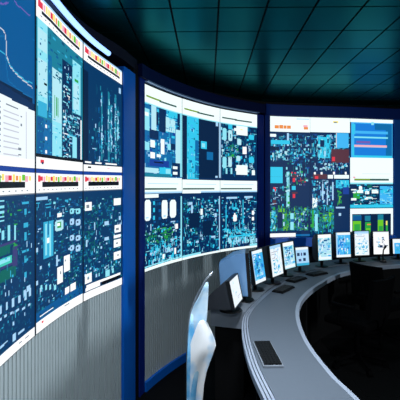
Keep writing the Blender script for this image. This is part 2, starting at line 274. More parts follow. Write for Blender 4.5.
        (0, 80, 885, 950, 905, 0), (0, 450, 910, 950, 930, 5), (0, 60, 910, 420, 930, 0), (0, 0, 938, 1000, 1000, 0), (0, 0, 0, 1000, 150, 0), (0, 0, 0, 1000, 30, 9),
        (0, 50, 40, 90, 80, 23), (0, 100, 44, 140, 76, 23), (0, 150, 48, 190, 80, 27), (0, 200, 40, 240, 76, 25), (0, 250, 44, 290, 80, 25), (0, 300, 48, 340, 76, 23),
        (0, 350, 40, 390, 80, 25), (0, 400, 44, 440, 76, 26), (0, 450, 48, 490, 80, 18), (0, 500, 40, 540, 76, 25), (0, 550, 44, 590, 80, 27), (0, 600, 48, 640, 76, 23),
        (0, 650, 40, 690, 80, 25), (0, 700, 44, 740, 76, 26), (0, 750, 48, 790, 80, 25), (0, 800, 40, 840, 76, 18), (0, 850, 44, 890, 80, 27), (0, 900, 48, 940, 76, 25),
        (0, 130, 83, 900, 112, 5), (0, 60, 126, 85, 132, 33), (0, 150, 126, 175, 132, 33), (0, 240, 126, 265, 132, 33), (0, 330, 126, 355, 132, 33), (0, 420, 126, 445, 132, 33),
        (0, 510, 126, 535, 132, 33), (0, 600, 126, 625, 132, 33), (0, 690, 126, 715, 132, 33), (0, 780, 126, 805, 132, 33), (0, 870, 126, 895, 132, 33), (0, 0, 150, 1000, 156, 33),
    ),
    'M00': (
        (0, 0, 0, 1000, 1000, 10), (3, 0, 161, 1000, 970, 225, 26, 92, 11, 39, 10, 30, 9, 6, 32, 30, 11), (0, 0, 251, 139, 486, 11), (0, 23, 294, 115, 336, 1), (0, 186, 203, 321, 467, 3), (0, 397, 193, 568, 467, 6),
        (0, 321, 256, 384, 401, 6), (0, 596, 181, 880, 264, 30), (0, 568, 281, 821, 446, 3), (0, 880, 181, 940, 400, 6), (3, 568, 206, 880, 443, 18, 28, 70, 11, 23, 30, 10, 11), (0, 139, 467, 384, 566, 6),
        (0, 23, 614, 139, 699, 11), (0, 163, 580, 284, 657, 1), (0, 163, 712, 284, 778, 0), (0, 436, 546, 541, 718, 1), (0, 334, 724, 436, 758, 1), (0, 706, 582, 821, 654, 6),
        (0, 623, 590, 706, 660, 11), (0, 836, 401, 970, 815, 3), (0, 139, 792, 650, 870, 9), (0, 334, 779, 488, 790, 5), (0, 259, 814, 515, 825, 5), (0, 0, 889, 384, 943, 3),
        (0, 410, 876, 706, 945, 30), (0, 568, 884, 706, 943, 11), (0, 735, 805, 970, 974, 6), (0, 763, 848, 880, 878, 1), (0, 763, 914, 880, 950, 1), (0, 0, 950, 706, 984, 13),
        (0, 958, 172, 1000, 971, 11), (0, 0, 985, 1000, 1000, 1), (0, 0, 0, 1000, 185, 1), (0, 60, 105, 450, 128, 21), (0, 400, 112, 860, 135, 22), (0, 0, 185, 1000, 200, 11),
    ),
    'M01': (
        (0, 0, 0, 1000, 1000, 6), (3, 23, 494, 970, 1000, 75, 21, 42, 11, 34, 11, 30, 3, 30), (3, 0, 209, 1000, 1000, 225, 21, 57, 9, 25, 7, 8, 7, 14, 8), (3, 0, 494, 1000, 950, 60, 26, 52, 11, 28, 30, 32, 30, 11), (3, 0, 556, 792, 725, 90, 25, 76, 11, 22, 19, 17, 17, 19), (3, 139, 683, 1000, 983, 112, 21, 53, 11, 46, 11, 30, 13, 30, 32),
        (0, 0, 172, 384, 210, 1), (1, 12, 236, 175, 461, 1), (1, 462, 245, 623, 458, 1), (1, 678, 244, 850, 458, 1), (0, 46, 418, 115, 434, 32), (0, 515, 418, 568, 441, 32),
        (0, 235, 250, 289, 294, 30), (0, 384, 265, 436, 299, 8), (0, 235, 328, 289, 372, 30), (0, 384, 344, 436, 378, 8), (0, 235, 416, 289, 460, 30), (0, 384, 434, 436, 468, 8),
        (0, 821, 542, 889, 602, 0), (0, 163, 499, 191, 575, 32), (0, 706, 500, 821, 512, 32), (0, 488, 865, 541, 922, 0), (0, 792, 828, 850, 900, 0), (0, 964, 205, 1000, 1000, 11),
        (3, 0, 870, 1000, 984, 30, 26, 52, 11, 22, 11, 30, 32), (0, 0, 965, 1000, 1000, 1), (0, 0, 950, 1000, 962, 11), (0, 0, 0, 1000, 150, 1), (0, 100, 50, 900, 56, 32), (0, 20, 105, 400, 125, 22),
        (0, 300, 105, 860, 125, 22), (0, 0, 150, 1000, 165, 32),
    ),
    'M10': (
        (0, 0, 0, 1000, 1000, 6), (0, 131, 173, 444, 992, 30), (3, 131, 173, 444, 979, 120, 25, 75, 12, 31, 30, 15, 10, 13, 11, 30), (0, 341, 484, 444, 977, 10), (3, 341, 614, 444, 977, 18, 25, 77, 12, 25, 30, 13), (0, 12, 136, 119, 982, 7),
        (0, 457, 124, 971, 972, 7), (0, 497, 484, 658, 590, 30), (0, 523, 511, 604, 564, 11), (0, 898, 195, 957, 250, 32), (0, 884, 941, 942, 969, 32), (0, 980, 133, 1000, 968, 32),
        (0, 0, 168, 14, 971, 11), (0, 658, 620, 826, 728, 10), (0, 0, 0, 1000, 185, 1), (0, 60, 105, 450, 128, 21), (0, 400, 112, 860, 135, 22), (0, 0, 185, 1000, 200, 11),
        (0, 840, 100, 1000, 190, 2),
    ),
    'M11': (
        (0, 0, 0, 1000, 1000, 6), (3, 24, 212, 1000, 985, 75, 21, 42, 13, 39, 11, 30, 3, 30), (3, 24, 212, 1000, 1000, 255, 21, 58, 10, 28, 14, 13, 14, 8, 7, 13), (3, 24, 238, 1000, 946, 127, 21, 52, 10, 32, 11, 30, 32, 13, 30), (3, 24, 323, 444, 704, 30, 24, 61, 12, 25, 19, 13, 19), (0, 192, 428, 470, 621, 7),
        (0, 550, 549, 769, 749, 7), (0, 167, 284, 278, 323, 32), (0, 241, 324, 291, 426, 32), (0, 484, 383, 550, 462, 1), (0, 855, 450, 913, 505, 32), (0, 497, 476, 550, 515, 32),
        (0, 367, 795, 444, 821, 32), (0, 769, 762, 884, 790, 32), (0, 980, 218, 1000, 1000, 32), (0, 0, 970, 1000, 1000, 1), (0, 0, 950, 500, 970, 11), (0, 0, 0, 1000, 150, 1),
        (0, 100, 50, 900, 56, 32), (0, 20, 105, 400, 125, 22), (0, 300, 105, 860, 125, 22), (0, 0, 150, 1000, 165, 32), (0, 0, 150, 500, 170, 1),
    ),
    'M20': (
        (0, 0, 0, 1000, 1000, 6), (3, 26, 178, 970, 933, 255, 26, 67, 14, 36, 13, 14, 13, 30, 14, 8), (3, 26, 236, 970, 875, 67, 26, 67, 21, 43, 11, 30, 32, 3), (1, 76, 262, 177, 431, 11), (1, 76, 670, 177, 825, 11), (1, 229, 279, 333, 436, 3),
        (1, 229, 650, 320, 807, 3), (0, 268, 336, 294, 393, 13), (1, 229, 165, 333, 265, 30), (1, 769, 315, 912, 390, 30), (1, 769, 644, 912, 733, 30), (0, 439, 141, 741, 331, 1),
        (0, 386, 240, 466, 283, 1), (0, 602, 503, 713, 592, 0), (0, 602, 547, 713, 606, 0), (0, 439, 770, 741, 916, 1), (0, 373, 818, 466, 861, 1), (0, 854, 837, 941, 912, 1),
        (0, 547, 244, 602, 259, 25), (3, 203, 460, 520, 676, 36, 26, 52, 14, 35, 19, 17, 13), (1, 466, 393, 575, 481, 3), (1, 439, 642, 547, 715, 3), (0, 152, 824, 203, 909, 11), (0, 281, 821, 333, 907, 11),
        (0, 360, 675, 413, 876, 6), (0, 1, 131, 21, 967, 32), (0, 0, 0, 1000, 185, 1), (0, 60, 105, 450, 128, 22), (0, 400, 112, 860, 135, 22), (0, 0, 185, 1000, 200, 11),
    ),
    'M21': (
        (0, 0, 0, 1000, 1000, 6), (3, 26, 237, 970, 948, 75, 21, 43, 14, 43, 11, 30, 3, 30), (3, 26, 223, 999, 964, 210, 21, 54, 11, 29, 7, 8, 14, 7, 8), (3, 51, 223, 970, 949, 90, 21, 54, 11, 31, 30, 32, 13, 30), (3, 101, 689, 970, 835, 75, 21, 54, 14, 36, 30, 11, 30), (3, 152, 808, 999, 925, 90, 21, 38, 21, 58, 11, 30, 32, 11),
        (0, 177, 236, 466, 257, 32), (0, 657, 226, 883, 255, 32), (0, 333, 322, 360, 394, 30), (0, 413, 323, 439, 396, 30), (0, 333, 395, 493, 410, 30), (0, 602, 283, 630, 664, 30),
        (0, 152, 347, 177, 728, 30), (1, 360, 496, 453, 590, 0), (0, 386, 467, 418, 525, 0), (0, 854, 444, 912, 504, 0), (0, 854, 542, 912, 594, 0), (0, 76, 686, 255, 700, 30),
        (0, 255, 796, 970, 810, 30), (0, 0, 965, 1000, 1000, 1), (0, 800, 940, 1000, 970, 11), (0, 0, 0, 1000, 150, 1), (0, 100, 50, 900, 56, 32), (0, 20, 105, 400, 125, 22),
        (0, 300, 105, 860, 125, 22), (0, 0, 150, 1000, 165, 32),
    ),
    'R00': (
        (0, 0, 0, 1000, 1000, 6), (3, 1, 289, 1000, 805, 255, 24, 62, 16, 41, 7, 13, 30, 8, 9, 14, 10), (3, 1, 289, 1000, 772, 90, 24, 49, 16, 39, 11, 30, 11, 32, 30), (3, 1, 805, 1000, 1000, 54, 24, 74, 16, 33, 7, 13, 9, 7, 6), (0, 1, 510, 223, 560, 7), (0, 1, 608, 396, 641, 7),
        (0, 433, 273, 471, 489, 32), (0, 1, 296, 149, 337, 1), (0, 26, 392, 496, 459, 30), (0, 1, 724, 546, 1000, 6), (3, 50, 558, 496, 707, 24, 24, 61, 33, 66, 3, 13, 11), (0, 9, 840, 322, 1000, 30),
        (3, 371, 720, 1000, 1000, 27, 25, 50, 16, 50, 30, 11, 19, 13, 24), (3, 396, 904, 974, 1000, 23, 25, 62, 16, 41, 17, 24, 13, 11, 19, 23, 31), (0, 421, 921, 483, 1000, 11), (3, 396, 921, 508, 1000, 2, 24, 62, 24, 41, 3, 13, 17), (0, 546, 971, 671, 1000, 24), (0, 0, 0, 1000, 256, 1),
        (0, 124, 146, 223, 203, 26), (0, 240, 143, 334, 201, 26), (0, 346, 150, 421, 200, 26), (0, 433, 148, 521, 198, 26), (0, 835, 132, 936, 165, 27), (0, 847, 165, 949, 207, 26),
        (0, 671, 24, 974, 37, 32),
    ),
    'R01': (
        (0, 0, 0, 1000, 1000, 6), (3, 1, 0, 1000, 21, 5, 24, 74, 16, 33, 7, 13, 9, 7, 6), (0, 1, 0, 546, 22, 6), (0, 9, 0, 322, 105, 30), (3, 371, 0, 1000, 21, 2, 25, 50, 16, 50, 30, 11, 19, 13, 24), (0, 646, 154, 1000, 506, 6),
        (3, 396, 0, 974, 154, 36, 25, 62, 16, 41, 17, 24, 13, 11, 19, 23, 31), (0, 421, 0, 483, 520, 11), (3, 396, 0, 508, 520, 18, 24, 62, 24, 41, 3, 13, 17), (0, 571, 21, 633, 87, 23), (0, 571, 288, 633, 354, 23), (0, 87, 171, 149, 237, 23),
        (0, 546, 0, 671, 4, 24), (0, 546, 254, 696, 279, 24), (0, 75, 386, 149, 468, 24), (0, 546, 154, 646, 221, 30), (3, 1, 154, 421, 502, 33, 24, 61, 16, 41, 32, 13, 19, 30), (3, 1, 487, 1000, 920, 360, 24, 62, 16, 49, 17, 19, 13, 19, 13, 18, 14),
        (3, 198, 470, 496, 918, 45, 24, 49, 33, 66, 18, 17, 19), (0, 186, 585, 322, 850, 6), (0, 508, 604, 596, 887, 11), (0, 508, 704, 596, 754, 10), (0, 322, 619, 359, 702, 32), (0, 334, 752, 371, 818, 32),
        (3, 1, 551, 198, 914, 60, 24, 61, 16, 49, 30, 13, 13, 11), (3, 596, 539, 949, 923, 45, 25, 50, 16, 41, 13, 11, 32, 9), (0, 949, 658, 1000, 927, 6), (0, 1, 903, 1000, 953, 6), (0, 1, 942, 646, 1000, 0), (0, 646, 958, 1000, 991, 10),
    ),
    'R10': (
        (0, 0, 0, 1000, 1000, 6), (3, 0, 273, 1000, 798, 255, 25, 62, 16, 42, 7, 13, 30, 8, 9, 14, 10), (3, 0, 273, 1000, 764, 90, 25, 50, 16, 40, 11, 30, 11, 32, 30), (3, 0, 798, 1000, 1000, 55, 25, 75, 16, 33, 7, 13, 9, 7, 6), (0, 197, 326, 496, 681, 30), (3, 148, 292, 546, 681, 60, 24, 62, 33, 84, 11, 30, 6, 13, 32),
        (0, 247, 378, 346, 496, 6), (0, 647, 252, 962, 507, 15), (0, 647, 254, 672, 509, 4), (0, 521, 525, 975, 763, 24), (0, 546, 662, 621, 730, 23), (0, 697, 575, 899, 711, 24),
        (3, 49, 764, 950, 883, 54, 25, 50, 16, 33, 11, 30, 32, 3), (0, 74, 951, 421, 1000, 24), (0, 98, 918, 148, 960, 0), (0, 259, 918, 309, 960, 0), (0, 571, 916, 621, 959, 0), (0, 874, 915, 912, 958, 0),
        (0, 596, 966, 975, 1000, 1), (0, 446, 967, 571, 1000, 1), (0, 123, 985, 197, 1000, 23), (0, 0, 0, 1000, 248, 1), (0, 571, 51, 697, 85, 25), (0, 596, 68, 672, 88, 33),
    ),
    'R11': (
        (0, 0, 0, 1000, 1000, 6), (3, 0, 0, 1000, 18, 4, 25, 75, 16, 33, 7, 13, 9, 7, 6), (0, 74, 0, 421, 36, 24), (0, 596, 0, 975, 26, 1), (0, 446, 0, 571, 27, 1), (0, 123, 0, 197, 36, 23),
        (3, 24, 52, 647, 475, 127, 24, 54, 16, 50, 30, 9, 32, 11, 6, 13, 10), (0, 297, 120, 334, 390, 32), (0, 546, 86, 584, 391, 32), (0, 421, 154, 446, 475, 32), (0, 647, 51, 975, 188, 30), (3, 647, 51, 975, 222, 30, 25, 50, 17, 51, 11, 30, 10),
        (3, 672, 221, 798, 476, 36, 25, 50, 16, 50, 17, 19, 18), (0, 823, 170, 975, 290, 9), (0, 596, 221, 672, 476, 6), (0, 61, 356, 173, 524, 1), (3, 49, 339, 197, 524, 12, 24, 49, 16, 33, 13, 32), (3, 0, 474, 621, 947, 240, 24, 62, 16, 50, 13, 19, 30, 13, 17, 13),
        (3, 297, 593, 571, 762, 45, 24, 62, 16, 42, 17, 18, 17, 13), (0, 123, 625, 185, 911, 11), (0, 49, 557, 98, 860, 17), (0, 596, 545, 1000, 1000, 6), (0, 709, 612, 773, 663, 32), (0, 647, 510, 874, 536, 32),
        (0, 0, 966, 1000, 1000, 6),
    ),
    'R20': (
        (0, 0, 0, 1000, 1000, 6), (0, 0, 0, 1000, 57, 1), (0, 23, 57, 988, 670, 15), (0, 91, 82, 976, 652, 16), (0, 575, 75, 976, 179, 10), (0, 833, 176, 976, 647, 10),
        (0, 46, 94, 114, 265, 30), (0, 46, 453, 91, 624, 30), (0, 91, 204, 881, 256, 15), (0, 91, 299, 881, 333, 30), (0, 91, 307, 881, 325, 11), (0, 137, 380, 459, 423, 28),
        (0, 91, 446, 857, 471, 27), (0, 91, 471, 857, 489, 4), (0, 494, 47, 552, 99, 11), (0, 69, 626, 976, 669, 30), (0, 0, 670, 1000, 1000, 1), (0, 69, 991, 114, 1000, 27),
        (0, 274, 937, 928, 949, 4),
    ),
    'R21': (
        (0, 0, 0, 1000, 1000, 6), (0, 0, 0, 1000, 110, 1), (0, 91, 24, 904, 58, 22), (0, 91, 24, 459, 50, 21), (0, 69, 0, 114, 17, 27), (0, 0, 93, 999, 118, 11),
        (0, 0, 118, 999, 533, 6), (3, 23, 119, 692, 514, 120, 34, 92, 20, 43, 7, 19, 13, 14, 30, 6), (0, 69, 256, 228, 376, 17), (0, 23, 205, 137, 230, 1), (0, 160, 222, 297, 273, 1), (0, 23, 358, 137, 401, 1),
        (0, 505, 213, 657, 283, 1), (0, 343, 239, 436, 291, 1), (0, 366, 343, 505, 369, 1), (0, 23, 478, 137, 512, 1), (1, 205, 153, 274, 222, 0), (3, 23, 153, 692, 514, 39, 34, 92, 13, 24, 11, 1, 30, 32),
        (0, 692, 153, 999, 466, 15), (0, 716, 205, 999, 275, 30), (3, 692, 153, 999, 501, 60, 35, 70, 13, 24, 10, 11, 8, 30, 15), (0, 0, 472, 999, 524, 30), (0, 0, 541, 999, 636, 1), (0, 46, 636, 952, 1000, 6),
        (0, 57, 650, 251, 735, 13), (0, 645, 647, 775, 743, 13), (0, 69, 668, 505, 737, 8), (0, 57, 753, 251, 1000, 18), (0, 645, 743, 775, 1000, 18), (0, 91, 804, 228, 941, 17),
        (0, 343, 773, 482, 1000, 17), (0, 669, 847, 763, 1000, 17), (0, 263, 651, 332, 1000, 7), (0, 482, 637, 634, 1000, 7), (0, 786, 640, 952, 1000, 7), (0, 343, 670, 459, 756, 13),
        (0, 833, 762, 881, 1000, 17), (0, 833, 762, 869, 832, 25), (0, 390, 808, 482, 825, 26), (0, 366, 877, 459, 911, 18), (0, 0, 546, 53, 1000, 1), (0, 952, 554, 999, 1000, 1),
    ),
}


KEYS = list(PAL)
def parse(text):
    out = []
    for item in text.split(';'):
        a = item.split()
        if a[0] == 's': out.append((3,) + tuple(map(int, a[1:10])) + tuple(KEYS.index(c) for c in a[10]))
        else: out.append((0,) + tuple(map(int, a[1:5])) + (KEYS.index(a[5]),))
    return out

def paint(spec, nu, nv, seed, bg='n'):
    rnd = random.Random(seed)
    g = [[bg]*nu for _ in range(nv)]
    def rect(u0, v0, u1, v1, c, oval=False):
        a0, a1 = u0*nu/1000, u1*nu/1000; b0, b1 = v0*nv/1000, v1*nv/1000
        i0, i1 = int(round(a0)), int(round(a1)); j0, j1 = int(round(b0)), int(round(b1))
        if i1 <= i0: i1 = i0+1
        if j1 <= j0: j1 = j0+1
        for j in range(max(0, j0), min(nv, j1)):
            for i in range(max(0, i0), min(nu, i1)):
                if oval:
                    x = (i+.5-(i0+i1)/2)/((i1-i0)/2); y = (j+.5-(j0+j1)/2)/((j1-j0)/2)
                    if x**4+abs(y)**4 > 1.05: continue
                g[j][i] = c
    if isinstance(spec, str): spec = parse(spec)
    for a in spec:
        if a[0] < 2: rect(a[1], a[2], a[3], a[4], KEYS[a[5]], a[0] == 1)            # box, rounded box
        elif a[0] == 2:                                                             # traced line
            q = a[2:]; pts = list(zip(q[0::2], q[1::2]))
            for (x0, y0), (x1, y1) in zip(pts, pts[1:]):
                n = int(max(abs(x1-x0)*nu, abs(y1-y0)*nv)/1000*1.5)+1
                for k in range(n+1):
                    u = x0+(x1-x0)*k/n; v = y0+(y1-y0)*k/n
                    i, j = int(u*nu/1000), int(v*nv/1000)
                    if 0 <= i < nu and 0 <= j < nv: g[j][i] = KEYS[a[1]]
        else:                                                                       # field of small symbols
            u0, v0, u1, v1, n, w0, w1, h0, h1 = a[1:10]; pal = [KEYS[c] for c in a[10:]]
            for _ in range(n):
                w = rnd.uniform(w0, w1); h = rnd.uniform(h0, h1)
                u = rnd.uniform(u0, max(u0, u1-w)); v = rnd.uniform(v0, max(v0, v1-h))
                cch = rnd.choice(pal); q = rnd.random(); cu, cv = 1000/nu, 1000/nv
                if q < .34: rect(u, v, u+cu*.9, v+h*1.9, cch)                      # upright stroke
                elif q < .52: rect(u, v, u+w*1.9, v+cv*.9, cch)                    # level stroke
                elif q < .68 and w > 2.4*cu and h > 2.4*cv:                        # small frame
                    rect(u, v, u+w, v+cv*.9, cch); rect(u, v+h-cv, u+w, v+h, cch)
                    rect(u, v, u+cu*.9, v+h, cch); rect(u+w-cu, v, u+w, v+h, cch)
                else: rect(u, v, u+w, v+h, cch)
    return g

def picture_mesh(name, grid, pos, m, parent):
    """a display face: one quad per picture cell, its colour stored as the 'picture' attribute"""
    nv, nu = len(grid), len(grid[0])
    verts = [pos(i/nu, j/nv) for j in range(nv+1) for i in range(nu+1)]
    faces = []; cols = []
    for j in range(nv):
        for i in range(nu):
            a = j*(nu+1)+i
            faces.append((a, a+nu+1, a+nu+2, a+1)); cols.append(grid[j][i])
    me = bpy.data.meshes.new(name); me.from_pydata(verts, [], faces); me.materials.append(m)
    at = me.attributes.new('picture', 'FLOAT_COLOR', 'FACE')
    flat = []
    for c in cols: flat += list(PALL[c]) + [1.]
    at.data.foreach_set('color', flat)
    me.update()
    o = bpy.data.objects.new(name, me); C.objects.link(o)
    if parent: o.parent = parent
    return o

# ------------------------------------------------------------------ the video wall
COLS = {'L0': 1, 'L1': 2, 'L2': 3, 'M0': 5, 'M1': 6, 'M2': 7, 'R0': 9, 'R1': 10, 'R2': 11}
LABELS = {
 'L00': 'video wall display showing a blue line graph above a white table',
 'L01': 'display with green and purple bands, below the blue line graph and white table',
 'L10': 'wall display with pale cyan columns under coloured toolbar icons, right of the blue line graph',
 'L11': 'wall display with a tall cyan block and one white oval, under the pale cyan columns',
 'L20': 'dark wall display with thin vertical strokes, upper one left of the bright blue pillar',
 'L21': 'wall display with small white squares down its edge, lower one beside the bright blue pillar',
 'M00': 'wall display crowded with pale cyan blocks, upper one just right of the black pillar gap',
 'M01': 'wall display with three tall white ovals, lower one just right of the black pillar gap',
 'M10': 'wall display with one wide cyan stripe beside an empty navy area',
 'M11': 'dark teal schematic display directly below the wide cyan stripe and empty navy area',
 'M20': 'wall display with two white blocks among cyan ovals, upper right of middle bay',
 'M21': 'wall display with dense cyan strokes along its bottom, lower right of middle bay',
 'R00': 'wall display with a solid cyan square at its edge and orange header text',
 'R01': 'green schematic display with short white strip at bottom left, under the solid cyan square',
 'R10': 'wall display with dark red block and sky blue square under a plain white header',
 'R11': 'display of green and teal symbols with an empty navy corner, under the dark red block',
 'R20': 'wall display with horizontal pale lines on bright blue, upper far right',
 'R21': 'wall display with white boxes above bright green bars, lower far right'}
def level(bay, i, p):
    """height of the top edge (0), middle seam (1) and bottom edge (2) of a bay's displays"""
    if bay == 'L': z = (1.105 + .115*max(0, min(1, (4-p)/1.7)), .147 - .0128*(4-p), -.912)
    elif bay == 'M': z = (1.13, .109, -.912)
    else: z = (1.14, .18, -.78)
    return EYE + z[i]
NU, NV = 84, 150
for key in sorted(LABELS):
    c, r = key[:2], int(key[2]); k = COLS[c]
    zhi = lambda p, b=c[0], q=r: level(b, q, p)
    zlo = lambda p, b=c[0], q=r+1: level(b, q, p)
    base = wallpt(k+.5, -.02, zlo(k+.5))
    t = empty('display_panel', base, 0, LABELS[key], 'display', 'video wall displays')
    inv = -base
    e = .008 if c in ('L0', 'L1') else .004 if c == 'L2' else .0015            # bezel width as share of the panel
    grid = paint(CONTENT[key], NU, NV, sum(ord(a)*(7+11*i) for i, a in enumerate(key)))
    rb = .0006
    def face(u, v):
        p = k+e+(1-2*e)*u
        a, b = zhi(p)-rb, zlo(p)+rb
        return tuple(wallpt(p, 0, a+(b-a)*v) + inv)
    picture_mesh('screen', grid, face, M_SCREEN, t)
    def shift(f, d): return lambda p: f(p)+d
    bm = B()
    strip(bm, k+.0002, k+e, zlo, zhi, -.03, .004, 1); strip(bm, k+1-e, k+.9998, zlo, zhi, -.03, .004, 1)
    strip(bm, k+e, k+1-e, shift(zlo, .0001), shift(zlo, rb), -.03, .003, 10); strip(bm, k+e, k+1-e, shift(zhi, -rb), shift(zhi, -.0001), -.03, .003, 10)
    bmesh.ops.translate(bm, vec=inv, verts=bm.verts); obj('bezel', bm, M_BEZEL, t)
    bm = strip(B(), k+.004, k+.996, shift(zlo, .002), shift(zhi, -.002), -.20, -.004, 10)
    bmesh.ops.translate(bm, vec=inv, verts=bm.verts); obj('housing', bm, M_BLACK, t)

# ------------------------------------------------------------------ setting: pillars, fascias, base panels
def ribs(bm, p0, p1, z0, z1, d, n):
    prev = None
    for i in range(n):
        for f, q in ((0, 0), (.68, 0), (.72, -.022), (.96, -.022)):
            p = p0 + (p1-p0)*(i+f)/n
            cur = (bm.verts.new(wallpt(p, d+q, z0)), bm.verts.new(wallpt(p, d+q, z1)), bm.verts.new(wallpt(p, d-.06, z1)), bm.verts.new(wallpt(p, d-.06, z0)))
            if prev:
                for a in range(4): bm.faces.new((prev[a], cur[a], cur[(a+1) % 4], prev[(a+1) % 4]))
            prev = cur
    return bm
structure('wall_left', ribs(B(), .02, 3.995, 0, EYE-.914, 0, 68), M_RIB)
structure('wall_center', ribs(B(), 5.005, 7.99, 0, EYE-.914, 0, 54), M_RIB)
structure('wall_right', strip(B(), 8.6, 12.99, 0, EYE-.93, -.06, .0, 30), M_DARKFASCIA)
structure('wall_back', strip(B(), .02, 12.99, 0, EYE+1.42, -.34, -.24, 90), M_BLACK)
structure('trim_1', strip(B(), 4.005, 4.52, 0, EYE+1.155, -.2, .02, 5), M_BLUE)
structure('trim_11', strip(B(), 4.525, 4.775, 0, EYE+1.28, -.2, .0, 4), M_BLACK)
structure('trim_2', strip(B(), 4.78, 4.995, 0, EYE+1.28, -.2, .012, 4), M_NAVY)
structure('trim_3', strip(B(), 8.005, 8.5, 0, EYE+1.135, -.2, .02, 4), M_NAVY)
structure('trim_4', strip(B(), 8.62, 8.995, 0, EYE+1.145, -.2, .01, 4), M_FASCIA)
structure('trim_5', strip(B(), 12.005, 12.98, .0, EYE+1.145, -.2, .02, 8), M_BLUE)
structure('trim_6', strip(B(), 4.74, 8.5, EYE+1.165, EYE+1.30, -.2, .05, 40), M_MIDFASCIA)
structure('trim_7', strip(B(), 4.99, 8.0, EYE+1.148, EYE+1.163, -.02, .055, 40), M_TRIM)
structure('trim_8', strip(B(), 8.62, 12.98, EYE+1.147, EYE+1.32, -.2, .04, 40), M_FASCIA)
structure('trim_9', strip(B(), .02, 4.7, EYE+1.225, EYE+1.33, -.2, .0, 50), M_DARKFASCIA)
structure('trim_10', strip(B(), 9.0, 11.995, EYE-.93, EYE-.785, -.1, .10, 30), M_SILL)
structure('baseboard_center', strip(B(), 5.0, 8.0, 0, .10, -.02, .03, 30), M_BLUE)
structure('baseboard_left', strip(B(), .02, 4.0, 0, .10, -.02, .03, 40), M_BLUE)
# emissive tube that paints in the reflection along the left fascia
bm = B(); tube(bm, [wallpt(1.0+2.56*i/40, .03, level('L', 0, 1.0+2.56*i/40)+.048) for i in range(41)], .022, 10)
o = obj('painted_reflection_strip', bm, M_REFLECTION, smooth=True)
props(o, 'blue-white reflection along the fascia above the left displays, made as a glowing tube', 'light')

# floors, ceiling, shell
structure('floor', box(B(), -1.7, 5.4, -3.0, 7.4, -.06, 0), M_FLOOR)
structure('wall_rear', box(B(), -1.7, 5.4, -3.1, -3.0, 0, EYE+1.42), M_BLACK)
structure('wall_side', box(B(), 5.4, 5.5, -3.1, 7.4, 0, EYE+1.42), M_BLACK)
structure('wall_outer', box(B(), -1.8, -1.7, -3.1, 7.4, 0, EYE+1.42), M_BLACK)
bm = B(); box(bm, -1.8, 5.5, -3.1, 7.5, EYE+1.44, EYE+1.5)
ceil = structure('ceiling', bm, M_BLACK)
bm = B(); tx, ty, gap = .377, .475, .017
for i in range(-6, 15):
    for j in range(-13, 10):
        x0 = .083 + i*tx; y0 = 3.156 + j*ty
        box(bm, x0+gap/2, x0+tx-gap/2, y0+gap/2, y0+ty-gap/2, EYE+1.42, EYE+1.435)
bmesh.ops.rotate(bm, cent=(0, 0, 0), matrix=Matrix.Rotation(math.radians(-1.15), 3, 'Z'), verts=bm.verts)
bad = [v for v in bm.verts if v.co.y > 7.4 or v.co.x > 5.38 or v.co.x < -1.68 or v.co.y < -2.98]
bmesh.ops.delete(bm, geom=bad, context='VERTS')
o = obj('ceiling_tiles', bm, M_CEIL, ceil)

# ------------------------------------------------------------------ the curved console desk
INNER = [(.80, 1.2), (.80, 1.6), (.796, 1.98), (.755, 2.26), (.745, 2.76), (.825, 3.33), (.988, 3.82), (1.32, 4.39), (1.80, 4.98), (2.50, 5.40), (3.3, 5.62), (4.2, 5.72)]
OUTER = [(.40, 1.2), (.36, 1.6), (.325, 1.98), (.295, 2.41), (.308, 2.94), (.367, 3.33), (.558, 3.82), (.85, 4.39), (1.32, 5.02), (2.0, 5.52), (3.0, 5.86), (4.2, 5.99)]
def spline(pts, n):
    P = [Vector(p) for p in pts]; out = []
    for i in range(len(P)-1):
        a, b = P[i], P[i+1]; L = (b-a).length
        m0 = ((b-P[i-1]) if i else (b-a)).normalized()*L
        m1 = ((P[i+2]-a) if i+2 < len(P) else (b-a)).normalized()*L
        for k in range(n):
            t = k/n
            out.append(a*(2*t**3-3*t*t+1) + m0*(t**3-2*t*t+t) + b*(-2*t**3+3*t*t) + m1*(t**3-t*t))
    return out + [P[-1]]
def offset(line, d):
    """d > 0 is to the left of travel"""
    res = []
    for i, p in enumerate(line):
        t = (line[min(i+1, len(line)-1)] - line[max(i-1, 0)]).normalized()
        res.append(p + Vector((-t.y, t.x))*d)
    return res
def ribbon(bm, la, lb, za, zb, th):
    rings = []
    for a, b in zip(la, lb):
        rings.append([bm.verts.new((a.x, a.y, za)), bm.verts.new((b.x, b.y, zb)), bm.verts.new((b.x, b.y, zb-th)), bm.verts.new((a.x, a.y, za-th))])
    for r, s in zip(rings, rings[1:]):
        for k in range(4): bm.faces.new((r[k], r[(k+1) % 4], s[(k+1) % 4], s[k]))
    bm.faces.new(rings[0]); bm.faces.new(rings[-1][::-1])
    return bm
NI = 8
inn, outl = spline(INNER, NI), spline(OUTER, NI)
desk = empty('console_desk', (0, 0, 0), 0, 'long curved slate grey control console with pale ridged edges', 'desk')
obj('desktop', ribbon(B(), offset(outl, -.052), offset(inn, .03), DESK, DESK, .035), M_DESK, desk, smooth=False)
bm = B()
for i, w in enumerate((.0, .018, .036)):
    ribbon(bm, offset(outl, -w), offset(outl, -w-.013), DESK-.012+.004*i, DESK-.008+.004*i, .04)
obj('outer_edge', bm, M_EDGE, desk, label='pale grey triple-ridged outer edge')
obj('inner_edge', ribbon(B(), offset(inn, .03), inn, DESK, DESK-.004, .045), M_EDGE, desk, label='pale grey inner edge')
cut = [i for i, p in enumerate(outl) if p.y >= 3.36]
shelf_in = [outl[i] for i in cut]; shelf_out = [offset(outl, .31)[i] for i in cut]
obj('rear_shelf', ribbon(B(), offset(shelf_in, .003), shelf_out, DESK, DESK, .15), M_SHELF, desk, label='charcoal shelf behind the outer edge')
rear = [i for i in cut][1:]
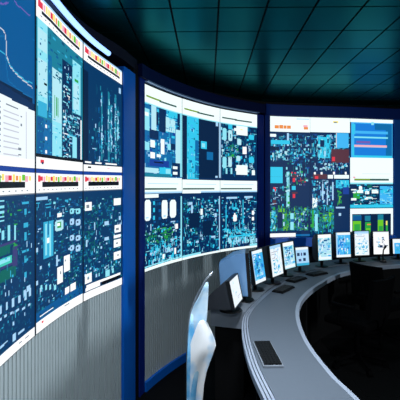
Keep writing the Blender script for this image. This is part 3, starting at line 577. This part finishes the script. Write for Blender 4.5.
obj('rear_base', ribbon(B(), [offset(outl, .03)[i] for i in rear], [offset(outl, .29)[i] for i in rear], DESK-.152, DESK-.152, DESK-.152), M_PLINTH, desk)
obj('base_panel', ribbon(B(), offset(outl, -.22), offset(outl, -.26), DESK-.037, DESK-.037, DESK-.037-DECK), M_PLINTH, desk)
for idx in (4, 30, 52, 70):
    p = (outl[idx]*.45 + inn[idx]*.55)
    t = (inn[idx+1]-inn[idx-1]).normalized(); ang = math.atan2(t.y, t.x)
    bm = B(); box(bm, -.015, .015, -.16, .16, DECK, DESK-.036, .004)
    o = obj('support', bm, M_PLINTH, desk); o.location = (p.x, p.y, 0); o.rotation_euler = (0, 0, ang)

# raised deck carrying the console (tile pattern in its own seams)
edge = offset(outl, .02)
bm = B()
poly = [(p.x, p.y) for p in edge if p.y > 1.3] 
pts = [(edge[0].x, -2.99)] + [(p.x, p.y) for p in edge] + [(5.38, edge[-1].y), (5.38, -2.99)]
vb = [bm.verts.new((x, y, .001)) for x, y in pts]; vt = [bm.verts.new((x, y, DECK-.004)) for x, y in pts]
n = len(pts)
bm.faces.new(vb[::-1]); bm.faces.new(vt)
for i in range(n): bm.faces.new((vb[i], vb[(i+1) % n], vt[(i+1) % n], vt[i]))
deck = structure('floor_raised', bm, M_PLINTH)
bm = B()
for i in range(0, 10):
    for j in range(-6, 10):
        x0 = .98 + i*.45; y0 = 1.2 + j*.45
        nearest = min(range(len(inn)), key=lambda q: (inn[q].x-x0)**2+(inn[q].y-(y0+.45))**2)
        if x0+.45 > 5.38 or y0 < -2.9: continue
        if y0 > -1 and any((p.x > x0-.1 and p.y < y0+.5 and p.y > 2.9) for p in outl if p.x < x0+.5): continue
        box(bm, x0+.004, x0+.446, y0+.004, y0+.446, DECK-.004, DECK)
obj('floor_tiles', bm, M_DECK, deck)

# ------------------------------------------------------------------ monitors
def make_monitor(l, r, z0, h, label, content, deep=.2, tilt=9, seed=1, back=None, low=(.12, .78), nu=20, nv=30):
    l, r = Vector(l), Vector(r); q = (r-l)*.05; r = r+q*1.7; l = l+q*.3; h *= 1.04; mid = (l+r)/2; d = (r-l); w = d.length
    ang = math.atan2(d.y, d.x)
    zb = DESK+.0005
    t = empty('monitor', (mid.x, mid.y, zb), ang, label, 'monitor', 'desk monitors')
    # local frame: +x along the screen to the right, -y towards the operator
    s = z0 - zb
    T = Matrix.Translation((0, 0, s)) @ Matrix.Rotation(math.radians(-tilt), 4, 'X')
    fr = .010
    g = paint(content, nu, nv, seed, 'j')
    picture_mesh('screen', g, lambda u, v: tuple(T @ Vector((-w/2+w*u, -.008, h*(1-v)))), M_MONITOR, t)
    bm = B()
    box(bm, -w/2-fr, -w/2, -.014, .02, -fr, h+fr, .003, T); box(bm, w/2, w/2+fr, -.014, .02, -fr, h+fr, .003, T)
    box(bm, -w/2, w/2, -.013, .02, -fr, 0, 0, T); box(bm, -w/2, w/2, -.013, .02, h, h+fr, 0, T)
    obj('bezel', bm, M_PLASTIC2, t)
    bm = B()
    a = (-w/2-fr*.8, w/2+fr*.8, -fr*.8, h+fr*.8); b = (-w*.3, w*.3, h*low[0], h*low[1])
    c = (-w*.44, w*.44, 0, h*(.97 if low[1] > .5 else .72))
    rings = []
    for (x0, x1, y0, y1), yy in ((a, -.004), (a, .03), (c, .03+deep*.45), (b, .02+deep)):
        rings.append([bm.verts.new(T @ Vector(q)) for q in ((x0, yy, y0), (x1, yy, y0), (x1, yy, y1), (x0, yy, y1))])
    for p, q in zip(rings, rings[1:]):
        for k in range(4): bm.faces.new((p[k], p[(k+1) % 4], q[(k+1) % 4], q[k]))
    bm.faces.new(rings[0]); bm.faces.new(rings[-1])
    bmesh.ops.bevel(bm, geom=list(bm.edges), offset=.006, segments=2, affect='EDGES')
    obj('back_shell', bm, back or M_PLASTIC, t)
    bm = B(); tube(bm, [(0, .06, .008), (0, .06, s+.05), (0, .07, s+h*.3)], .02, 10); obj('stand_neck', bm, M_PLASTIC2, t, True)
    bm = B()
    vs = bmesh.ops.create_cone(bm, cap_ends=True, segments=28, radius1=min(.1, w*.42), radius2=min(.09, w*.36), depth=.012)['verts']
    bmesh.ops.translate(bm, vec=(0, .06, .006), verts=vs); obj('stand_base', bm, M_PLASTIC2, t)
    return t
BLUEISH = 'r 0 0 1000 1000 s;s 0 0 1000 1000 60 60 200 40 120 sCclX;r 0 0 1000 110 w;r 0 0 90 1000 l;r 0 900 1000 1000 w;s 120 130 900 880 22 60 160 30 90 Xsew'
PALE = 'r 0 0 1000 1000 w;s 60 60 940 960 34 50 200 25 60 lCqj;r 0 0 1000 90 l;s 150 450 900 900 16 60 200 30 70 Csj;r 120 200 700 230 q'
MIXED = 'r 0 0 1000 1000 j;s 0 0 1000 1000 50 60 220 40 110 lCsw;r 0 0 1000 120 W;r 60 880 940 960 w;s 100 160 900 820 20 60 180 30 80 Xebl'
GREY = 'r 0 0 1000 1000 l;r 120 300 300 460 n;r 380 290 520 460 V;r 600 300 820 450 n;r 200 620 420 760 V;r 560 600 760 780 n;r 0 0 1000 140 w;r 0 860 1000 1000 C'
Z = EYE
make_monitor((.272, 3.26), (.362, 3.54), Z-.985, .21, 'nearest desk monitor, small pale screen turned away to the right', 'r 0 0 1000 1000 w;s 100 100 900 900 8 80 200 20 40 jqw', .26, 12, 3, None, (.0, .3))
make_monitor((.452, 3.60), (.487, 3.86), Z-.97, .36, 'monitor seen edge-on with blue light painted on its glossy back, second along the console', BLUEISH, .25, 4, 4, M_BACK)
make_monitor((.545, 3.99), (.675, 4.18), Z-.965, .315, 'slim blue-screen monitor alone between the edge-on monitor and two pale monitors', BLUEISH, .2, 9, 5)
make_monitor((.765, 4.27), (.915, 4.47), Z-.955, .315, 'pale document-filled monitor, left of the adjoining pair before the bay corner', PALE, .2, 7, 6)
make_monitor((.985, 4.68), (1.14, 4.84), Z-.955, .295, 'brighter pale monitor, right of the adjoining pair before the bay corner', MIXED, .16, 7, 7)
make_monitor((1.19, 4.95), (1.355, 5.02), Z-.965, .215, 'small low lilac screen with dark square icons beside the pale pair', GREY, .1, 8, 8)
make_monitor((1.55, 5.26), (1.735, 5.33), Z-.955, .325, 'monitor under the green schematic, leftmost of the four far upright monitors', MIXED, .16, 3, 9)
make_monitor((1.872, 5.51), (2.075, 5.56), Z-.955, .325, 'bluest of the four far upright monitors, second from the left', BLUEISH, .16, 3, 10)
make_monitor((2.19, 5.67), (2.395, 5.71), Z-.955, .325, 'pale monitor below the green bars, third of the four far upright monitors', PALE, .16, 3, 11)
make_monitor((2.51, 5.80), (2.735, 5.83), Z-.96, .31, 'whitest far upright monitor, behind the thin black microphone', 'r 0 0 1000 1000 W;s 150 200 850 800 30 60 160 30 80 lqjn;r 0 0 1000 80 w', .16, 3, 12)
make_monitor((2.83, 5.88), (3.06, 5.91), Z-.965, .205, 'low wide monitor cut by the right edge of the view', 'r 0 0 1000 1000 s;r 0 0 1000 250 w;r 0 0 120 1000 w;s 150 300 900 900 16 60 200 60 120 XCl', .12, 4, 13)

# ------------------------------------------------------------------ keyboards, microphone
def make_keyboard(x, y, rz, w=.36, d=.115, label='', edge=M_KEYBASE):
    t = empty('keyboard', (x, y, DESK+.0005), rz, label, 'keyboard', 'keyboards on the console')
    bm = B(); box(bm, -w/2, w/2, -d/2, d/2, 0, .014, .003); obj('base', bm, edge, t)
    bm = B(); nx, ny = 14, 5
    kw, kd = (w-.02)/nx, (d-.016)/ny
    for i in range(nx):
        for j in range(ny):
            if j == 0 and 4 <= i <= 9:
                if i == 4: box(bm, -w/2+.01+4*kw+.001, -w/2+.01+10*kw-.001, -d/2+.008+.001, -d/2+.008+kd-.001, .013, .023, .001)
                continue
            x0 = -w/2+.01+i*kw; y0 = -d/2+.008+j*kd
            box(bm, x0+.001, x0+kw-.001, y0+.001, y0+kd-.001, .013, .023, .001)
    obj('keys', bm, M_KEY, t)
    return t
make_keyboard(.422, 2.515, math.radians(-88), .37, .122, 'keyboard with pale edge lying alone on the near part of the console')
make_keyboard(.86, 4.12, math.radians(54), .30, .12, 'black keyboard in front of the slim blue and first pale monitors', M_KEY)
make_keyboard(1.10, 4.56, math.radians(46), .28, .12, 'black keyboard in front of the small lilac screen', M_KEY)
make_keyboard(1.42, 4.86, math.radians(36), .28, .12, 'black keyboard farthest along the console, before the corner monitors', M_KEY)
t = empty('microphone', (2.59, 5.66, DESK+.0005), 0, 'thin black gooseneck microphone in front of the whitest far monitor', 'microphone')
bm = B(); vs = bmesh.ops.create_cone(bm, cap_ends=True, segments=24, radius1=.05, radius2=.04, depth=.025)['verts']
bmesh.ops.translate(bm, vec=(0, 0, .0125), verts=vs); obj('base', bm, M_PLASTIC2, t)
bm = B(); tube(bm, [(0, 0, .02), (0, .002, .1), (0, -.01, .17), (0, -.04, .2)], .01, 8); obj('gooseneck', bm, M_PLASTIC2, t, True)
bm = B(); tube(bm, [(0, -.035, .197), (0, -.05, .212), (0, -.08, .235), (0, -.09, .242)], [.008, .016, .016, .008], 10); obj('capsule', bm, M_PLASTIC2, t, True)

# ------------------------------------------------------------------ operators' chairs
def make_chair(x, y, rz, label):
    t = empty('office_chair', (x, y, DECK), rz, label, 'chair', 'operator chairs at the console')
    bm = B(); box(bm, -.23, .23, -.22, .24, .42, .50, .03); obj('seat', bm, M_CHAIR, t)
    bm = B()
    n = 8; rows = []
    for i in range(n+1):                      # gently curved backrest
        a = -.21 + .42*i/n; yb = -.25 + 1.1*a*a
        rows.append([(a, yb, .55), (a, yb-.02, .75), (a, yb-.05, .93), (a, yb-.095, .93), (a, yb-.065, .75), (a, yb-.045, .55)])
    R = [[bm.verts.new(p) for p in r] for r in rows]
    for p, q in zip(R, R[1:]):
        for k in range(6): bm.faces.new((p[k], p[(k+1) % 6], q[(k+1) % 6], q[k]))
    bm.faces.new(R[0]); bm.faces.new(R[-1][::-1])
    bmesh.ops.bevel(bm, geom=[e for e in bm.edges if e.calc_face_angle(0) > .8], offset=.012, segments=2, affect='EDGES')
    obj('backrest', bm, M_CHAIR, t)
    bm = B(); tube(bm, [(0, -.1, .42), (0, -.26, .43), (0, -.3, .55), (0, -.3, .7)], .018, 8); obj('back_bracket', bm, M_CHAIRMETAL, t, True)
    for s in (-1, 1):
        bm = B(); tube(bm, [(s*.2, .05, .44), (s*.27, .05, .47), (s*.27, .04, .64)], .013, 8)
        box(bm, s*.27-.025, s*.27+.025, -.12, .12, .64, .665, .008); obj('armrest', bm, M_CHAIRMETAL, t)
    bm = B(); tube(bm, [(0, 0, .1), (0, 0, .25), (0, 0, .251), (0, 0, .425)], [.03, .03, .02, .02], 12); obj('gas_column', bm, M_CHAIRMETAL, t, True)
    for k in range(5):
        a = k*math.tau/5 + .3; cx, cy = .27*math.cos(a), .27*math.sin(a)
        bm = B(); tube(bm, [(0, 0, .11), (cx*.6, cy*.6, .09), (cx, cy, .072)], [.022, .018, .014], 8)
        lg = obj('base_leg', bm, M_CHAIRMETAL, t, True)
        bm = B(); q = Vector((-cy, cx, 0)).normalized()*.02
        tube(bm, [(cx-q.x, cy-q.y, .03), (cx+q.x, cy+q.y, .03)], .03, 14); obj('caster', bm, M_CHAIRMETAL, lg)
    return t
make_chair(2.12, 4.68, math.radians(-62), 'black office chair whose back hides the far console edge')
make_chair(1.60, 4.08, math.radians(40), 'dim black office chair inside the bend of the console, nearer one')

# ------------------------------------------------------------------ pale draped banner on a leaning pole
ban = empty('draped_banner', (-.06, 2.72, 0), 0, 'pale blue and white draped cloth banner on thin pole before the ribbed wall', 'banner')
Y0 = 2.72
def bx(px): return (px-200)/400*Y0
def bz(py): return EYE + (188-py)*Y0/400
# silhouette of the two gathered lobes measured as (height, left, right)
UP = [(283, 206, 208), (290, 202, 208.2), (298, 198, 208), (306, 193.5, 207.5), (314, 190.5, 207.2), (322, 189, 206.5), (332, 188, 205), (344, 187.3, 195), (356, 187, 190.5)]
LOW = [(319, 200, 203), (322, 197.5, 207), (330, 194.5, 211), (338, 191.5, 214.5), (345, 189.5, 216), (353, 188.5, 213.5), (362, 188, 210), (372, 187.5, 206.5), (384, 187.3, 204), (400, 187.2, 202.5), (430, 187, 202), (480, 187.3, 203), (505, 187.6, 204)]
def lobe(name, rows, m, phase, dy, folds, label):
    bm = B(); n = 22; grid = []
    for (py, xl, xr) in rows:
        row = []
        for k in range(n+1):
            u = k/n
            f = math.sin(u*math.pi*folds + phase + py*.02)*.008
            w = min(1, (xr-xl)/10)
            x = bx(xl + (xr-xl)*u); y = dy + f*w + .05*(u-.4)*w
            row.append(bm.verts.new((x+.06, y, bz(py))))
        grid.append(row)
    for a, b in zip(grid, grid[1:]):
        for k in range(n): bm.faces.new((a[k], a[k+1], b[k+1], b[k]))
    o = obj(name, bm, m, ban, True, label)
    s = o.modifiers.new('thickness', 'SOLIDIFY'); s.thickness = .004
    return o
lobe('upper_fold', UP, M_CLOTHBLUE, .4, .02, 1.6, 'sky blue upper fold')
lobe('lower_fold', LOW, M_CLOTH, 1.4, -.03, 2.4, 'white bulging lower fold')
SIDE = [(312, 191, 192.5), (324, 189.2, 193.5), (336, 188, 194.5), (350, 187.3, 197), (362, 187, 199), (374, 187, 198), (388, 187, 196), (400, 187, 195), (440, 187, 195), (505, 187.3, 195)]
lobe('blue_side_fold', SIDE, M_CLOTHDEEP, .2, -.045, 1.4, 'deeper blue side fold')
bm = B(); tube(bm, [(bx(213)+.06, .06, bz(273.5)), (bx(206)+.06, .06, bz(282)), (bx(197)+.06, .055, bz(298)), (bx(190)+.06, .05, bz(316)), (bx(187.2)+.06, .05, bz(345)), (bx(187)+.06, .05, bz(420)), (bx(187)+.06, .05, .02)], .008, 8)
obj('pole', bm, M_POLE, ban, True)
bm = B(); vs = bmesh.ops.create_cone(bm, cap_ends=True, segments=24, radius1=.13, radius2=.1, depth=.03)['verts']
bmesh.ops.translate(bm, vec=(bx(187)+.06, .05, .015), verts=vs); obj('foot', bm, M_POLE, ban)

# ------------------------------------------------------------------ unseen lamps added for brightness: two ceiling lights and a side wall light
def added_downlight(x, y, power, size, label, spot=None):
    t = empty('added_ceiling_light', (x, y, EYE+1.42), 0, label, 'light', 'added ceiling lights')
    bm = B(); box(bm, -size/2-.03, size/2+.03, -size/2-.03, size/2+.03, -.012, 0, .004); obj('frame', bm, M_TRIM, t)
    bm = B(); box(bm, -size/2, size/2, -size/2, size/2, -.016, -.011); obj('diffuser', bm, M_LAMP, t)
    l = bpy.data.lights.new('lamp', 'AREA'); l.shape = 'SQUARE'; l.size = size; l.energy = power; l.color = (.86, .93, 1.)
    if spot: l.spread = math.radians(spot)
    o = bpy.data.objects.new('lamp', l); C.objects.link(o); o.parent = t; o.location = (0, 0, -.02)
added_downlight(.35, 2.1, 38, .4, 'added square ceiling light over the near console, out of view', 115)
added_downlight(.2, -1.0, 70, .4, 'added square ceiling light behind the viewer, out of view')

t = empty('added_wall_light', (5.39, -.1, 2.3), 0, 'added wide light on the unseen side wall behind the operators', 'light')  # unseen lamp added to brighten the ribbed panels and the banner
bm = B(); box(bm, -.05, 0, -.55, .55, -.17, .17, .01); obj('frame', bm, M_TRIM, t)
bm = B(); box(bm, -.056, -.049, -.5, .5, -.13, .13); obj('diffuser', bm, M_LAMP, t)
l = bpy.data.lights.new('lamp', 'AREA'); l.shape = 'RECTANGLE'; l.size = 1.0; l.size_y = .26; l.energy = 190; l.color = (.86, .94, 1.)
o = bpy.data.objects.new('lamp', l); C.objects.link(o); o.parent = t; o.location = (-.06, 0, 0); o.rotation_euler = (0, math.radians(90), math.radians(0))

# ------------------------------------------------------------------ world, camera, view
w = bpy.data.worlds.new('World'); bpy.context.scene.world = w; w.use_nodes = True
w.node_tree.nodes['Background'].inputs['Color'].default_value = (.01, .015, .03, 1)
w.node_tree.nodes['Background'].inputs['Strength'].default_value = .3
cam = bpy.data.cameras.new('camera'); cam.sensor_width = 36; cam.lens = 36; cam.shift_y = -.03; cam.clip_start = .05
co = bpy.data.objects.new('camera', cam); C.objects.link(co); co.location = (0, 0, EYE); co.rotation_euler = (math.pi/2, 0, 0)
sc = bpy.context.scene; sc.camera = co
vs_ = sc.view_settings; vs_.view_transform = 'Standard'; vs_.look = 'None'; vs_.exposure = 0; vs_.gamma = 1; vs_.use_curve_mapping = False
sc.cycles.max_bounces = 6
